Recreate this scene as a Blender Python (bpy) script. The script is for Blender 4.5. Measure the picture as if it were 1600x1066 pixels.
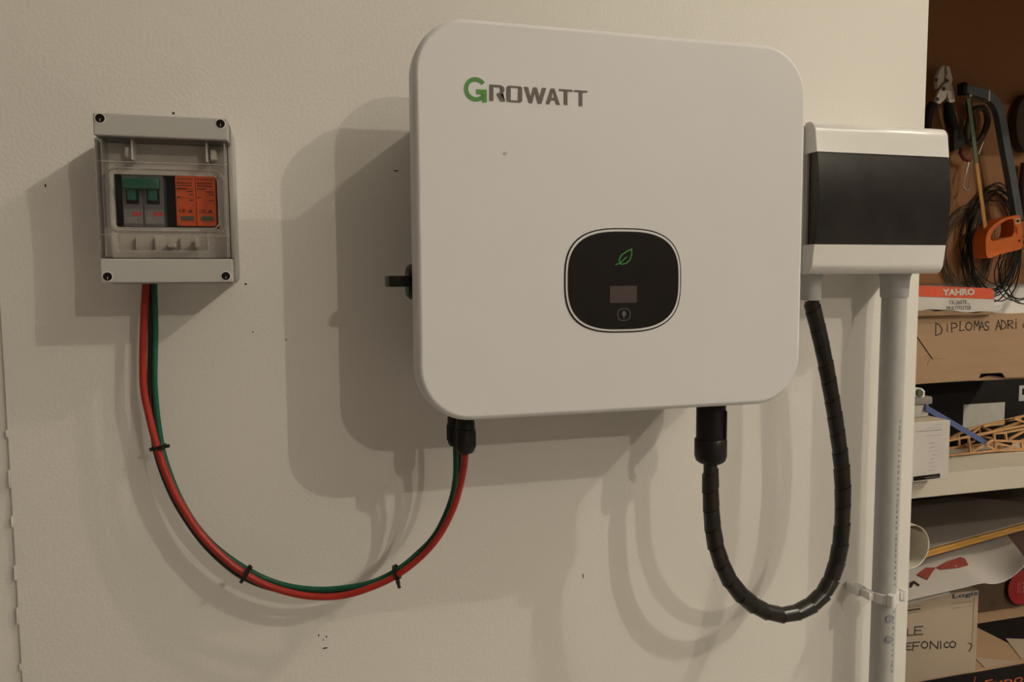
import bpy, bmesh, math, random
from mathutils import Vector, Matrix
random.seed(7)
R = math.radians
scene = bpy.context.scene
col = scene.collection
for o in list(bpy.data.objects): bpy.data.objects.remove(o)

# ---------------------------------------------------------------- camera
F_PX, YAW, PITCH, ROLL = 1200.0, R(15.65), R(-4.50), R(-0.373)
CAM = Vector((0.0, -0.88, 1.45))                      # metres; wall face is y = 0, floor z = 0
fwd = Vector((math.sin(YAW)*math.cos(PITCH), math.cos(YAW)*math.cos(PITCH), math.sin(PITCH)))
rt0 = Vector((math.cos(YAW), -math.sin(YAW), 0)); up0 = rt0.cross(fwd)
rgt = rt0*math.cos(ROLL) + up0*math.sin(ROLL); upv = -rt0*math.sin(ROLL) + up0*math.cos(ROLL)
cd = bpy.data.cameras.new('camera'); cam = bpy.data.objects.new('camera', cd); col.objects.link(cam)
cd.sensor_width = 36.0; cd.lens = F_PX/1600.0*36.0; cd.clip_start = 0.02
m3 = Matrix((rgt, upv, -fwd)).transposed()
cam.matrix_world = Matrix.Translation(CAM) @ m3.to_4x4()
scene.camera = cam
def at(px, py, y=0.0):
    """measured photo point -> metres on the plane at depth y"""
    d = rgt*((px-800)/F_PX) - upv*((py-533)/F_PX) + fwd
    return CAM + d*((y-CAM.y)/d.y)

# ---------------------------------------------------------------- light
world = bpy.data.worlds.new('World'); scene.world = world; world.use_nodes = True
bg = world.node_tree.nodes['Background']; bg.inputs[0].default_value = (1.0, 0.80, 0.62, 1); bg.inputs[1].default_value = 0.145
LAMP = (1.0, 0.885, 0.70)
for y, p in ((-2.00, 194), (-4.38, 221), (-8.00, 306)):
    ld = bpy.data.lights.new('ceiling_bulb_light', 'POINT'); ld.energy = p; ld.color = LAMP; ld.shadow_soft_size = 0.014
    lo = bpy.data.objects.new('ceiling_bulb_light', ld); lo.location = (3.80, y, 4.51); col.objects.link(lo)
vs = scene.view_settings
vs.view_transform = 'Standard'; vs.look = 'None'; vs.gamma = 1.0; vs.use_curve_mapping = False; vs.exposure = 0.0

# ---------------------------------------------------------------- materials
def lin(h):
    h = h.lstrip('#'); o = []
    for i in (0, 2, 4):
        c = int(h[i:i+2], 16)/255; o.append(c/12.92 if c <= .04045 else ((c+.055)/1.055)**2.4)
    return o
MATS = {}
def mat(name, color, rough=.5, metal=0.0, var=.06, scale=40.0, bump=0.0, bscale=400.0, spec=.5, coat=0.0, stretch=None):
    if name in MATS: return MATS[name]
    m = bpy.data.materials.new(name); m.use_nodes = True; nt = m.node_tree; b = nt.nodes['Principled BSDF']
    c = lin(color) if isinstance(color, str) else list(color)
    tc = nt.nodes.new('ShaderNodeTexCoord'); mp = nt.nodes.new('ShaderNodeMapping')
    nt.links.new(tc.outputs['Object'], mp.inputs[0])
    if stretch: mp.inputs['Scale'].default_value = stretch
    n = nt.nodes.new('ShaderNodeTexNoise'); n.inputs['Scale'].default_value = scale; n.inputs['Detail'].default_value = 4
    nt.links.new(mp.outputs[0], n.inputs['Vector'])
    r = nt.nodes.new('ShaderNodeValToRGB'); nt.links.new(n.outputs['Fac'], r.inputs[0])
    r.color_ramp.elements[0].position = .3; r.color_ramp.elements[1].position = .7
    r.color_ramp.elements[0].color = [x*(1-var) for x in c]+[1]; r.color_ramp.elements[1].color = [min(1, x*(1+var)) for x in c]+[1]
    nt.links.new(r.outputs[0], b.inputs['Base Color'])
    b.inputs['Roughness'].default_value = rough; b.inputs['Metallic'].default_value = metal
    b.inputs['Specular IOR Level'].default_value = spec; b.inputs['Coat Weight'].default_value = coat
    if bump:
        n2 = nt.nodes.new('ShaderNodeTexNoise'); n2.inputs['Scale'].default_value = bscale; n2.inputs['Detail'].default_value = 3
        nt.links.new(mp.outputs[0], n2.inputs['Vector'])
        bp = nt.nodes.new('ShaderNodeBump'); bp.inputs['Strength'].default_value = bump; bp.inputs['Distance'].default_value = .002
        nt.links.new(n2.outputs['Fac'], bp.inputs['Height']); nt.links.new(bp.outputs[0], b.inputs['Normal'])
    MATS[name] = m; return m
def clear_mat(name, tint, gloss=.12, rough=.08, alpha=.92):
    m = bpy.data.materials.new(name); m.use_nodes = True; nt = m.node_tree; nt.nodes.clear()
    out = nt.nodes.new('ShaderNodeOutputMaterial'); tr = nt.nodes.new('ShaderNodeBsdfTransparent'); tr.inputs[0].default_value = (*tint, 1)
    gl = nt.nodes.new('ShaderNodeBsdfGlossy'); gl.inputs['Roughness'].default_value = rough
    df = nt.nodes.new('ShaderNodeBsdfDiffuse'); df.inputs[0].default_value = (.75, .74, .72, 1)
    lw = nt.nodes.new('ShaderNodeLayerWeight'); lw.inputs['Blend'].default_value = gloss*2.2
    ma = nt.nodes.new('ShaderNodeMath'); ma.operation = 'MULTIPLY'; ma.inputs[1].default_value = .55
    m1 = nt.nodes.new('ShaderNodeMixShader'); m2 = nt.nodes.new('ShaderNodeMixShader'); m1.inputs[0].default_value = 1-alpha
    nt.links.new(tr.outputs[0], m1.inputs[1]); nt.links.new(df.outputs[0], m1.inputs[2])
    nt.links.new(lw.outputs['Fresnel'], ma.inputs[0]); nt.links.new(ma.outputs[0], m2.inputs[0])
    nt.links.new(m1.outputs[0], m2.inputs[1]); nt.links.new(gl.outputs[0], m2.inputs[2]); nt.links.new(m2.outputs[0], out.inputs[0])
    return m
WALL = mat('wall_paint', (.78, .765, .73), .75, var=.025, scale=3, bump=.16, bscale=260)
WALL2 = mat('side_wall_paint', (.60, .585, .555), .75, var=.05, scale=4, bump=.16, bscale=260)
CEIL = mat('ceiling_paint', (.8, .8, .78), .8); FLOOR = mat('concrete_floor', (.32, .30, .28), .7, var=.15, scale=3)
INVW = mat('inverter_white', (.72, .725, .745), .5, var=.012, scale=12, spec=.35)
CHAS = mat('chassis_grey', (.42, .42, .42), .5)
GREYP = mat('enclosure_grey', (.40, .395, .38), .5, var=.02)
GREYI = mat('enclosure_inner', (.60, .59, .56), .6, var=.03)
WHITEP = mat('white_plastic', (.77, .765, .755), .3, var=.015)
PIPEG = mat('conduit_grey', (.46, .47, .465), .5, var=.04, scale=60)
BLACKP = mat('black_plastic', (.009, .0088, .0085), .38, var=.2, spec=.3)
BLACKG = mat('display_gloss', (.013, .011, .010), .22, var=.1, spec=.25)
BLACKM = mat('black_matte', (.008, .007, .007), .6, var=.2, spec=.12)
RED = mat('red_cable', (.31, .020, .011), .45, var=.06, spec=.35); GREEN = mat('green_cable', (.005, .080, .045), .45, var=.06, spec=.35)
BLKC = mat('black_cable', (.012, .012, .012), .4)
WRAP = mat('spiral_wrap', (.013, .011, .0095), .30, var=.25, scale=60, spec=.45)
GRN = mat('logo_green', (.06, .25, .03), .5); GRY = mat('logo_grey', (.10, .08, .068), .5)
INKB = mat('ink_black', (.02, .017, .015), .7); INKG = mat('print_grey', (.30, .29, .30), .7)
ORANGE = mat('orange_plastic', (.56, .115, .010), .45, var=.05)
STEEL = mat('steel', (.62, .60, .57), .3, metal=.85, var=.1); 
CARD = mat('cardboard', (.335, .218, .128), .85, var=.06, scale=9, bump=.1, bscale=200, stretch=(1, 1, 6))
CARDD = mat('cardboard_edge', (.26, .165, .09), .85, var=.15, scale=60)
WOOD = mat('balsa', (.50, .28, .115), .65, var=.18, scale=60)
PAPER = mat('paper_white', (.50, .475, .455), .8, var=.03, scale=8)

# ---------------------------------------------------------------- object helpers
BASE = {}
def mesh_obj(name, bm, m, base, smooth=None):
    me = bpy.data.meshes.new(name)
    bmesh.ops.recalc_face_normals(bm, faces=bm.faces)
    bmesh.ops.translate(bm, verts=bm.verts, vec=-Vector(base))
    if smooth is not None:
        for f in bm.faces: f.smooth = True
        for e in bm.edges:
            e.smooth = len(e.link_faces) == 2 and e.calc_face_angle(0) < R(smooth)
    bm.to_mesh(me); bm.free()
    for mm in (m if isinstance(m, (list, tuple)) else [m]): me.materials.append(mm)
    o = bpy.data.objects.new(name, me); col.objects.link(o); return o
def thing(name, label, cat, base, group=None):
    o = bpy.data.objects.new(name, None); col.objects.link(o); o.location = base; o.empty_display_size = .03
    o['label'] = label; o['category'] = cat
    if group: o['group'] = group
    BASE[o] = Vector(base); return o
def part(parent, name, bm, m, smooth=40, label=None, kind=None):
    o = mesh_obj(name, bm, m, BASE[parent], smooth); o.parent = parent; BASE[o] = BASE[parent]
    if parent.parent is None and parent.type == 'MESH': pass
    if label: o['label'] = label
    if kind: o['kind'] = kind
    return o
def single(name, bm, m, label, cat, group=None, smooth=40):
    xs = [v.co for v in bm.verts]
    b = Vector((sum(v.x for v in xs)/len(xs), sum(v.y for v in xs)/len(xs), min(v.z for v in xs)))
    o = mesh_obj(name, bm, m, b, smooth); o.location = b; o['label'] = label; o['category'] = cat; BASE[o] = b
    if group: o['group'] = group
    return o
def struct(name, bm, m, label, cat, base=(0, 0, 0)):
    o = mesh_obj(name, bm, m, base, 40); o.location = base; o['kind'] = 'structure'; o['label'] = label; o['category'] = cat; BASE[o] = Vector(base); return o

# ---------------------------------------------------------------- mesh helpers
def NB(): return bmesh.new()
def box(bm, x0, x1, y0, y1, z0, z1, bev=0.0, seg=2, mi=0):
    vs_ = [bm.verts.new(p) for p in ((x0,y0,z0),(x1,y0,z0),(x1,y1,z0),(x0,y1,z0),(x0,y0,z1),(x1,y0,z1),(x1,y1,z1),(x0,y1,z1))]
    fs = [bm.faces.new([vs_[i] for i in q]) for q in ((0,3,2,1),(4,5,6,7),(0,1,5,4),(1,2,6,5),(2,3,7,6),(3,0,4,7))]
    for f in fs: f.material_index = mi
    if bev:
        es = list({e for f in fs for e in f.edges})
        bmesh.ops.bevel(bm, geom=es, offset=bev, segments=seg, profile=.5, affect='EDGES')
    return bm
def obox(bm, c, ux, uy, uz, sx, sy, sz):
    """oriented box: centre c, unit axes, full sizes"""
    c = Vector(c); v = []
    for k in (-.5, .5):
        for a, b in ((-.5,-.5), (.5,-.5), (.5,.5), (-.5,.5)):
            v.append(bm.verts.new(c + ux*(a*sx) + uy*(b*sy) + uz*(k*sz)))
    for q in ((0,3,2,1),(4,5,6,7),(0,1,5,4),(1,2,6,5),(2,3,7,6),(3,0,4,7)): bm.faces.new([v[i] for i in q])
    return bm
def loft(bm, rings, cap0=True, cap1=True, closed=True):
    rs = [[bm.verts.new(p) for p in r] for r in rings]; n = len(rs[0])
    for a, b in zip(rs, rs[1:]):
        for i in range(n if closed else n-1):
            j = (i+1) % n; bm.faces.new((a[i], a[j], b[j], b[i]))
    if cap0: bm.faces.new(rs[0][::-1])
    if cap1: bm.faces.new(rs[-1])
    return bm
def rrect(x0, x1, z0, z1, r, y, n=8):
    o = []
    for cx, cz, a0 in ((x1-r, z1-r, 0), (x0+r, z1-r, 90), (x0+r, z0+r, 180), (x1-r, z0+r, 270)):
        for i in range(n+1):
            a = R(a0 + 90*i/n); o.append((cx+r*math.cos(a), y, cz+r*math.sin(a)))
    return o
def squircle(cx, cz, a, b, y, p=2.9, n=72):
    o = []
    for i in range(n):
        t = 2*math.pi*i/n; c, s = math.cos(t), math.sin(t)
        o.append((cx+a*math.copysign(abs(c)**(2/p), c), y, cz+b*math.copysign(abs(s)**(2/p), s)))
    return o
def ring(bm, outer, inner, th):
    """flat ring between two equal-count loops, extruded by th along y"""
    b = lambda l: [(x, y+th, z) for x, y, z in l]
    loft(bm, [b(outer), outer, inner, b(inner), b(outer)], False, False)
def frames(pts):
    pts = [Vector(p) for p in pts]; T = []
    for i in range(len(pts)):
        T.append((pts[min(i+1, len(pts)-1)] - pts[max(i-1, 0)]).normalized())
    n = T[0].orthogonal().normalized(); out = []
    for p, t in zip(pts, T):
        n = (n - t*n.dot(t)).normalized(); out.append((p, t, n, t.cross(n)))
    return out
def tube(bm, pts, r, seg=10, cap=True):
    rr = r if callable(r) else (lambda i: r)
    loft(bm, [[p + (n*math.cos(2*math.pi*k/seg) + b*math.sin(2*math.pi*k/seg))*rr(i) for k in range(seg)] for i, (p, t, n, b) in enumerate(frames(pts))], cap, cap)
    return bm
def spline(pts, n=6):
    P_ = [Vector(p) for p in pts]; P_ = [P_[0]*2-P_[1]] + P_ + [P_[-1]*2-P_[-2]]; o = []
    for i in range(1, len(P_)-2):
        a, b, c, d = P_[i-1:i+3]
        for k in range(n):
            t = k/n; o.append(.5*((2*b) + (c-a)*t + (2*a-5*b+4*c-d)*t*t + (3*b-a-3*c+d)*t**3))
    o.append(P_[-2]); return o
def cyl(bm, p0, p1, prof, seg=24):
    """lathe along p0->p1; prof = [(t 0..1, radius)]"""
    p0, p1 = Vector(p0), Vector(p1); t = (p1-p0).normalized(); n = t.orthogonal().normalized(); b = t.cross(n)
    loft(bm, [[p0+(p1-p0)*s + (n*math.cos(2*math.pi*k/seg)+b*math.sin(2*math.pi*k/seg))*r for k in range(seg)] for s, r in prof])
    return bm
def extrude_poly(bm, pts, y0, y1, bev=0.0):
    """outline [(x,z)] extruded in y"""
    f = [bm.verts.new((x, y0, z)) for x, z in pts]; b = [bm.verts.new((x, y1, z)) for x, z in pts]
    n = len(pts); fs = [bm.faces.new(f), bm.faces.new(b[::-1])]
    for i in range(n): fs.append(bm.faces.new((f[i], b[i], b[(i+1) % n], f[(i+1) % n])))
    if bev: bmesh.ops.bevel(bm, geom=list(fs[0].edges), offset=bev, segments=2, profile=.5, affect='EDGES')
    bmesh.ops.triangulate(bm, faces=[q for q in bm.faces if len(q.verts) > 4])
    return bm
def poly_hole(bm, outer, inner, y0, y1):
    """outline with a hole (equal vertex counts) extruded in y"""
    g = lambda l, y: [(x, y, z) for x, z in l]
    loft(bm, [g(outer, y1), g(outer, y0), g(inner, y0), g(inner, y1), g(outer, y1)], False, False); return bm
def resample(pts, n):
    P_ = [Vector((*p, 0)) for p in pts]; P_.append(P_[0]); L = [0]
    for a, b in zip(P_, P_[1:]): L.append(L[-1]+(b-a).length)
    o = []
    for k in range(n):
        s = L[-1]*k/n; i = max(j for j in range(len(L)-1) if L[j] <= s+1e-12); t = (s-L[i])/(L[i+1]-L[i]); v = P_[i].lerp(P_[i+1], t); o.append((v.x, v.y))
    return o
def pxpoly(l, y, ox=0, oy=0, k=1.0): return [(at(ox+x/k, oy+z/k, y).x, at(ox+x/k, oy+z/k, y).z) for x, z in l]
TH = .0004
def ribbon(bm, pts, w, y, join=True):
    """pen stroke on the plane y: pts [(x,z)]"""
    P_ = [Vector((x, y, z)) for x, z in pts]
    for a, b in zip(P_, P_[1:]):
        d = (b-a); L = d.length
        if L < 1e-7: continue
        d /= L; obox(bm, (a+b)/2+Vector((0, -TH/2, 0)), d, Vector((0, 1, 0)), d.cross(Vector((0, 1, 0))), L+(w*.8 if join else 0), TH, w)
def text(bm, s, x0, x1, z0, z1, y, bold=0.0, shear=0.0):
    """block lettering fitted to a rectangle on the plane y"""
    cu = bpy.data.curves.new('t', 'FONT'); cu.body = s; cu.extrude = 0.0; cu.offset = bold; cu.resolution_u = 2; cu.shear = shear
    ob = bpy.data.objects.new('t', cu); col.objects.link(ob); bpy.context.view_layer.update()
    me = bpy.data.meshes.new_from_object(ob.evaluated_get(bpy.context.evaluated_depsgraph_get()))
    bpy.data.objects.remove(ob); bpy.data.curves.remove(cu)
    if not me.vertices: return
    xs = [v.co.x for v in me.vertices]; ys = [v.co.y for v in me.vertices]; ax, bx, ay, by = min(xs), max(xs), min(ys), max(ys)
    v = [bm.verts.new((x0+(q.co.x-ax)/(bx-ax)*(x1-x0), y-TH, z0+(q.co.y-ay)/(by-ay)*(z1-z0))) for q in me.vertices]
    for p in me.polygons:
        try: bm.faces.new([v[i] for i in p.vertices])
        except ValueError: pass
    bpy.data.meshes.remove(me)
def text_px(bm, s, X0, Y0, X1, Y1, y, **k):
    a, b = at(X0, Y1, y), at(X1, Y0, y); text(bm, s, a.x, b.x, a.z, b.z, y, **k)
def lines_px(bm, rows, y):
    """illegible print: thin bars"""
    for X0, X1, Yc, h in rows:
        a, b = at(X0, Yc+h/2, y), at(X1, Yc-h/2, y); box(bm, a.x, b.x, y-TH, y, a.z, b.z)
PEN = {'D': [[(0,0),(.05,1)], [(0,1),(.55,.85),(.95,.5),(.8,.15),(.1,0)]], 'I': [[(.5,0),(.5,1)]], 'P': [[(.1,0),(0,1)], [(0,1),(.8,.95),(1,.7),(.7,.5),(.1,.45)]],
 'L': [[(.1,1),(0,0),(1,.08)]], 'O': [[(.5,1),(.15,.8),(0,.4),(.25,.05),(.65,0),(.95,.35),(.95,.75),(.5,1)]], 'M': [[(0,0),(.1,1),(.5,.45),(.85,1),(1,0)]],
 'A': [[(0,0),(.5,1),(1,.05)], [(.2,.4),(.8,.42)]], 'S': [[(.95,.9),(.5,1),(.1,.8),(.35,.55),(.8,.4),(.9,.12),(.5,0),(.05,.1)]], 'R': [[(.1,0),(.1,1)], [(0,1),(.8,.95),(.95,.7),(.2,.5),(1,.02)]],
 'i': [[(.5,0),(.5,.7)], [(.5,.9),(.5,1)]], 'C': [[(1,.85),(.5,1),(.05,.6),(.15,.15),(.6,0),(1,.15)]], 'E': [[(1,1),(.05,.95),(0,0),(1,.05)], [(.05,.5),(.8,.52)]], 'F': [[(1,1),(.05,.95),(0,0)], [(.05,.5),(.75,.55)]],
 'N': [[(0,0),(.05,1),(.9,0),(1,1)]]}
def pen(bm, s, cells, y, w, ox, oy, k):
    for ch, (a, b, t, u) in zip(s, cells):
        for l in PEN[ch]:
            q = [at(ox+(a+(b-a)*x)/k, oy+(u-(u-t)*z)/k, y) for x, z in l]; ribbon(bm, [(p.x, p.z) for p in q], w, y)

# ================================================================ THE SETTING
XE, XL = .837, -.2866
wf = struct('wall_front', box(NB(), XL, XE, 0, .06, 0, 4.7, .002, 2), WALL, 'white plastered wall carrying the inverter and the two fuse boxes', 'wall')
struct('wall_left', box(NB(), -1.6, XL-.0008, .004, .06, 0, 4.7), WALL2, 'greyish strip of wall past the rough paint line at far left', 'wall')
struct('wall_back', box(NB(), .5, 3.2, .41, .47, 0, 4.7), WALL, 'pale wall behind the shelves and hanging tools', 'wall')
struct('floor', box(NB(), -3, 6.5, -11, .47, -.05, 0), FLOOR, 'grey concrete floor of the room', 'floor')
struct('ceiling', box(NB(), -3, 6.5, -11, .47, 4.7, 4.75), CEIL, 'white ceiling of the room', 'ceiling')
for px, py, w, h, a in ((71,290,2,4,0), (619,267,7,1.6,0), (355,228,2.2,2.2,0), (271,177,3.4,3.4,0), (384,444,3,3,0), (508,1013,8,2,8), (498,993,2,3,0), (510,995,2,3,0), (505,1000,2,2,30), (395,519,2,2,0), (447,531,2,2,0), (911,900,1.5,8,0)):
    p = at(px, py, 0); bm = NB(); s = .00075
    loft(bm, [[(p.x+w*s*.5*f*math.cos(t*.785+a)*(1+.2*math.sin(3*t)), y, p.z+h*s*.5*f*math.sin(t*.785+a)) for t in range(8)] for f, y in ((1.15, .0002), (1, -.0004), (.5, -.0008))])
    part(wf, 'paint_fleck', bm, INKB)
# ragged paint line along the left edge
for i in range(9):
    z = .90+.05*i+random.uniform(-.008, .008); bm = NB(); l = random.uniform(.006, .02); w = random.uniform(.0003, .0008)
    box(bm, XL-.001, XL+w, -.0006, .002, z, z+l, .0002, 1); part(wf, 'paint_ridge', bm, WALL2)

# shelving behind the wall end
SH = thing('shelf_unit', 'white painted wooden shelving beyond the end of the white wall', 'shelf', (1.4, .24, 0))
SHW = mat('shelf_white', (.56, .52, .45), .55, var=.04, scale=8)
for z0, z1 in ((1.107, 1.1435), (.40, .436)):
    part(SH, 'shelf_board', box(NB(), .84, 2.4, .08, .394, z0, z1, .0015, 1), SHW)
part(SH, 'side_panel', box(NB(), 2.402, 2.43, .08, .394, 0, 2.4, .001, 1), SHW)
struct('shading_lintel_1', box(NB(), XE+.0005, 3.2, .0, .06, 1.93, 4.7, .002, 1), WALL, 'plastered lintel added out of view above the shelves to shade the tool board', 'lintel')  # unseen lintel, added to cast shade on the upper tool board
TOOLB = mat('hardboard', (.25, .105, .030), .6, var=.06, scale=5, bump=.05)
PB = single('tool_board', box(NB(), .86, 2.3, .395, .409, 1.437, 2.3, .001, 1), TOOLB, 'brown hardboard backing behind the hanging pliers and hacksaw', 'board')

# ================================================================ INVERTER
IX0, IX1, IZ0, IZ1 = .1105, .5400, 1.3115, 1.6995
INV = thing('solar_inverter', 'large white wall-mounted inverter with rounded corners and dark display window', 'inverter', (.325, -.06, IZ0))
bm = NB(); rad = .054
prof = [(0.010, -.120, 0), (0.0010, -.1205, 0), (0, -.1225, 0), (0, -.1385, 0), (.0005, -.1415, 0), (.0018, -.1445, 0), (.0038, -.1465, 0), (.0060, -.1474, 0)]
loft(bm, [rrect(IX0+i, IX1-i, IZ0+i, IZ1-i, max(rad-i, .012), y, 14) for i, y, _ in prof])
COV = part(INV, 'front_cover', bm, INVW, 50); COV.modifiers.new('even_shading', 'WEIGHTED_NORMAL')
bm = NB(); loft(bm, [rrect(.140, .515, 1.345, 1.632, .008, y, 3) for y in (-.1225, -.0005)])
CH = part(INV, 'chassis', bm, CHAS)
YF = -.1476
# logo
def logo_x(px): return .1843 + (px-765)*6.566e-4
BZ, CHh, SW = 1.6228, .0152, .0040
bm = NB()
cx, cz, ro, ri = .1708, 1.6327, .01135, .0074
a0, a1, n = R(38), R(322), 30
o_ = [(cx+ro*math.cos(a0+(a1-a0)*i/n), cz+ro*math.sin(a0+(a1-a0)*i/n)) for i in range(n+1)]
i_ = [(cx+ri*math.cos(a0+(a1-a0)*i/n), cz+ri*math.sin(a0+(a1-a0)*i/n)) for i in range(n+1)]
g3 = lambda l, y: [(x, y, z) for x, z in l]
loft(bm, [g3(o_+i_[::-1], YF), g3(o_+i_[::-1], YF-.0003)], False, False)
for a, b, c, d in zip(o_, o_[1:], i_[1:], i_): bm.faces.new([bm.verts.new((x, YF-.0003, z)) for x, z in (a, b, c, d)])
box(bm, cx+.0006, cx+.0068, YF-.0005, YF-.0001, cz-.0042, cz); box(bm, cx+.0068, cx+.0108, YF-.0006, YF-.0001, cz-.0116, cz)
part(COV, 'logo_letter', bm, GRN, None, label='green letter G')
def letter(polys):
    bm = NB()
    for k, p in enumerate(polys):
        cxm, czm = sum(x for x, _ in p)/len(p), sum(z for _, z in p)/len(p); p = sorted(p, key=lambda v: math.atan2(v[1]-czm, v[0]-cxm)) if len(p) == 4 else p
        extrude_poly(bm, p, YF-.0003-.00006*k, YF-.0001)
    part(COV, 'logo_letter', bm, GRY, None)
def X(a, b): 
    A_, B_ = logo_x(a), logo_x(b); return lambda u, v: (A_+(B_-A_)*u, BZ+CHh*v)
q = X(765, 788)
letter([[q(0,0),q(.26,0),q(.26,1),q(0,1)], [q(.26,.86),q(.72,.86),q(.72,1),q(.26,1)], [q(.72,1),q(.72,.84),q(.76,.72),q(.72,.58),q(.9,.5),q(1,.72),q(.92,.92)], [q(.46,.44),q(.72,.58),q(.9,.5),q(.74,.42),q(1.02,0),q(.74,0)]])
q = X(791, 815)
letter([[q(0,.1),q(.26,.1),q(.26,.9),q(0,.9)], [q(.74,.1),q(1,.1),q(1,.9),q(.74,.9)], [q(0,.9),q(1,.9),q(.9,1),q(.1,1)], [q(0,.1),q(.1,0),q(.9,0),q(1,.1)]])
q = X(817.6, 852.5)
letter([[q(0,1),q(.19,1),q(.37,0),q(.22,0)], [q(.37,0),q(.22,0),q(.42,1),q(.5,.78)], [q(.42,1),q(.58,1),q(.78,0),q(.63,0)], [q(.63,0),q(.78,0),q(1,1),q(.82,1)]])
q = X(851.5, 874)
letter([[q(0,0),q(.26,0),q(.56,.86),q(.36,1)], [q(.36,1),q(.62,1),q(.66,.86),q(.5,.86)], [q(.5,.86),q(.62,1),q(1,0),q(.74,0)], [q(.26,.26),q(.8,.26),q(.74,.4),q(.32,.4)]])
for a, b in ((872.5, 894), (896.5, 918)):
    q = X(a, b); letter([[q(0,.88),q(1,.88),q(1,1),q(0,1)], [q(.37,0),q(.63,0),q(.63,.88),q(.37,.88)]])
# display
DX, DZ, DA, DB = .3252, 1.4493, .0650, .0535
bm = NB(); loft(bm, [squircle(DX, DZ, DA-i, DB-i, y) for i, y in ((.0034, YF+.001), (.0034, YF-.0013), (.0040, YF-.0018))])
DIS = part(INV, 'display_window', bm, BLACKG, 50, label='glossy black display window'); DIS.modifiers.new('even_shading', 'WEIGHTED_NORMAL')
bm = NB(); ring(bm, squircle(DX, DZ, DA-.0013, DB-.0013, YF-.0009), squircle(DX, DZ, DA-.0034, DB-.0034, YF-.0009), .002); part(DIS, 'light_rim', bm, INVW)
bm = NB(); ring(bm, squircle(DX, DZ, DA, DB, YF-.0004), squircle(DX, DZ, DA-.0013, DB-.0013, YF-.0004), .002); part(DIS, 'dark_rim', bm, BLACKM)
YD = YF-.0018
SCR = mat('lcd_grey', (.060, .046, .043), .3, var=.08, scale=200)
part(DIS, 'screen', box(NB(), .3089, .3389, YD-.0003, YD+.0006, 1.4264, 1.4438), SCR, None, label='small blank grey screen')
LEAF = mat('leaf_green', (.03, .26, .045), .5)
bm = NB()
def lq(u, v): p = at(860+u/5.33, 340+v/5.33, YD); return (p.x, p.z)
ribbon(bm, [lq(*p) for p in ((545,392),(575,382),(572,350),(590,315),(630,285),(676,262),(676,310),(660,355),(630,382),(598,388),(575,382))], .0012, YD)
ribbon(bm, [lq(*p) for p in ((575,382),(605,355),(632,330))], .0011, YD)
part(DIS, 'leaf_icon', bm, LEAF, None, label='green leaf outline')
BTN = mat('button_line', (.10, .10, .10), .5)
bm = NB(); ring(bm, squircle(.3247, 1.4144, .0072, .0064, YD-.0003), squircle(.3247, 1.4144, .0065, .0057, YD-.0003), .0005)
extrude_poly(bm, [(.3247+.0024*math.cos(t*.785), 1.4152+.003*math.sin(t*.785)) for t in range(8)], YD-.0003, YD)
box(bm, .3240, .3252, YD-.0003, YD, 1.4105, 1.4125)
part(DIS, 'touch_button', bm, BTN, None)
# rotary switch on the left side
bm = NB(); cyl(bm, (.1395, -.098, 1.4495), (.1085, -.098, 1.4495), [(0, .019), (.7, .0188), (.9, .0178), (1, .015)], 28)
KN = part(INV, 'rotary_switch', bm, BLACKP, 40, label='black rotary isolator knob')
part(KN, 'switch_lever', box(NB(), .0885, .1100, -.1170, -.0790, 1.4445, 1.4555, .0012, 2), BLACKP)
for i in range(14):
    a = 2*math.pi*i/14; u = Vector((0, math.cos(a), math.sin(a))); v = Vector((0, -math.sin(a), math.cos(a)))
    part(KN, 'grip_rib', obox(NB(), Vector((.1275, -.098, 1.4495))+u*.0188, Vector((1, 0, 0)), u, v, .017, .0012, .0016), BLACKP)
STN = mat('dirt_beige', (.46, .40, .30), .8)
p = at(789, 240, YF); bm = NB(); loft(bm, [[(p.x+.0022*f*math.cos(t*.628), y, p.z+.0018*f*math.sin(t*.628)) for t in range(10)] for f, y in ((1, YF+.0004), (.8, YF-.0002))]); part(COV, 'dirt_spot', bm, STN)
for x0, x1 in ((.412, .436), (.462, .492)):
    bm = NB(); n = 10
    loft(bm, [[(x0+(x1-x0)*i/n, y, IZ1-.0035-(.0022*math.sin(math.pi*i/n)+.0004) if k else IZ1-.0022) for i, (k, y) in ((i, (k, y)) for i in range(n+1))] for k, y in ((0, -.14265), (1, -.1455))], False, False, closed=False)
    part(COV, 'dust_smear', bm, mat('dust', (.50, .44, .35), .9))

# connectors under the inverter
def dc_plug(x, y, zt, zb, r, label):
    t = thing('cable_connector', label, 'connector', (x, y, zb), 'round plugs feeding the inverter')
    part(t, 'plug_body', cyl(NB(), (x, y, zt), (x, y, zb+.026), [(0, r*.92), (.85, r*.92), (.9, r*.98), (1, r*.98)], 20), BLACKP)
    nut = part(t, 'cable_nut', cyl(NB(), (x, y, zb+.0262), (x, y, zb), [(0, r*.9), (.06, r*1.04), (.75, r*1.04), (.93, r*.9), (1, r*.72)], 20), BLACKP)
    for i in range(10):
        a = 2*math.pi*i/10; u = Vector((math.cos(a), math.sin(a), 0)); part(nut, 'grip_rib', obox(NB(), Vector((x, y, zb+.0145))+u*r*1.04, u, Vector((-u.y, u.x, 0)), Vector((0, 0, 1)), .0010, .0022, .016), BLACKP)
dc_plug(.1653, -.107, 1.3446, 1.2713, .0104, 'front black plug with the red cable below the inverter')
dc_plug(.1590, -.086, 1.3446, 1.2750, .0082, 'rear black plug with the green cable, half hidden below the inverter')
ax, ay = .4587, -.095
AC = thing('cable_gland', 'large black cylindrical gland under the inverter with the wrapped cable', 'connector', (ax, ay, 1.237))
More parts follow.
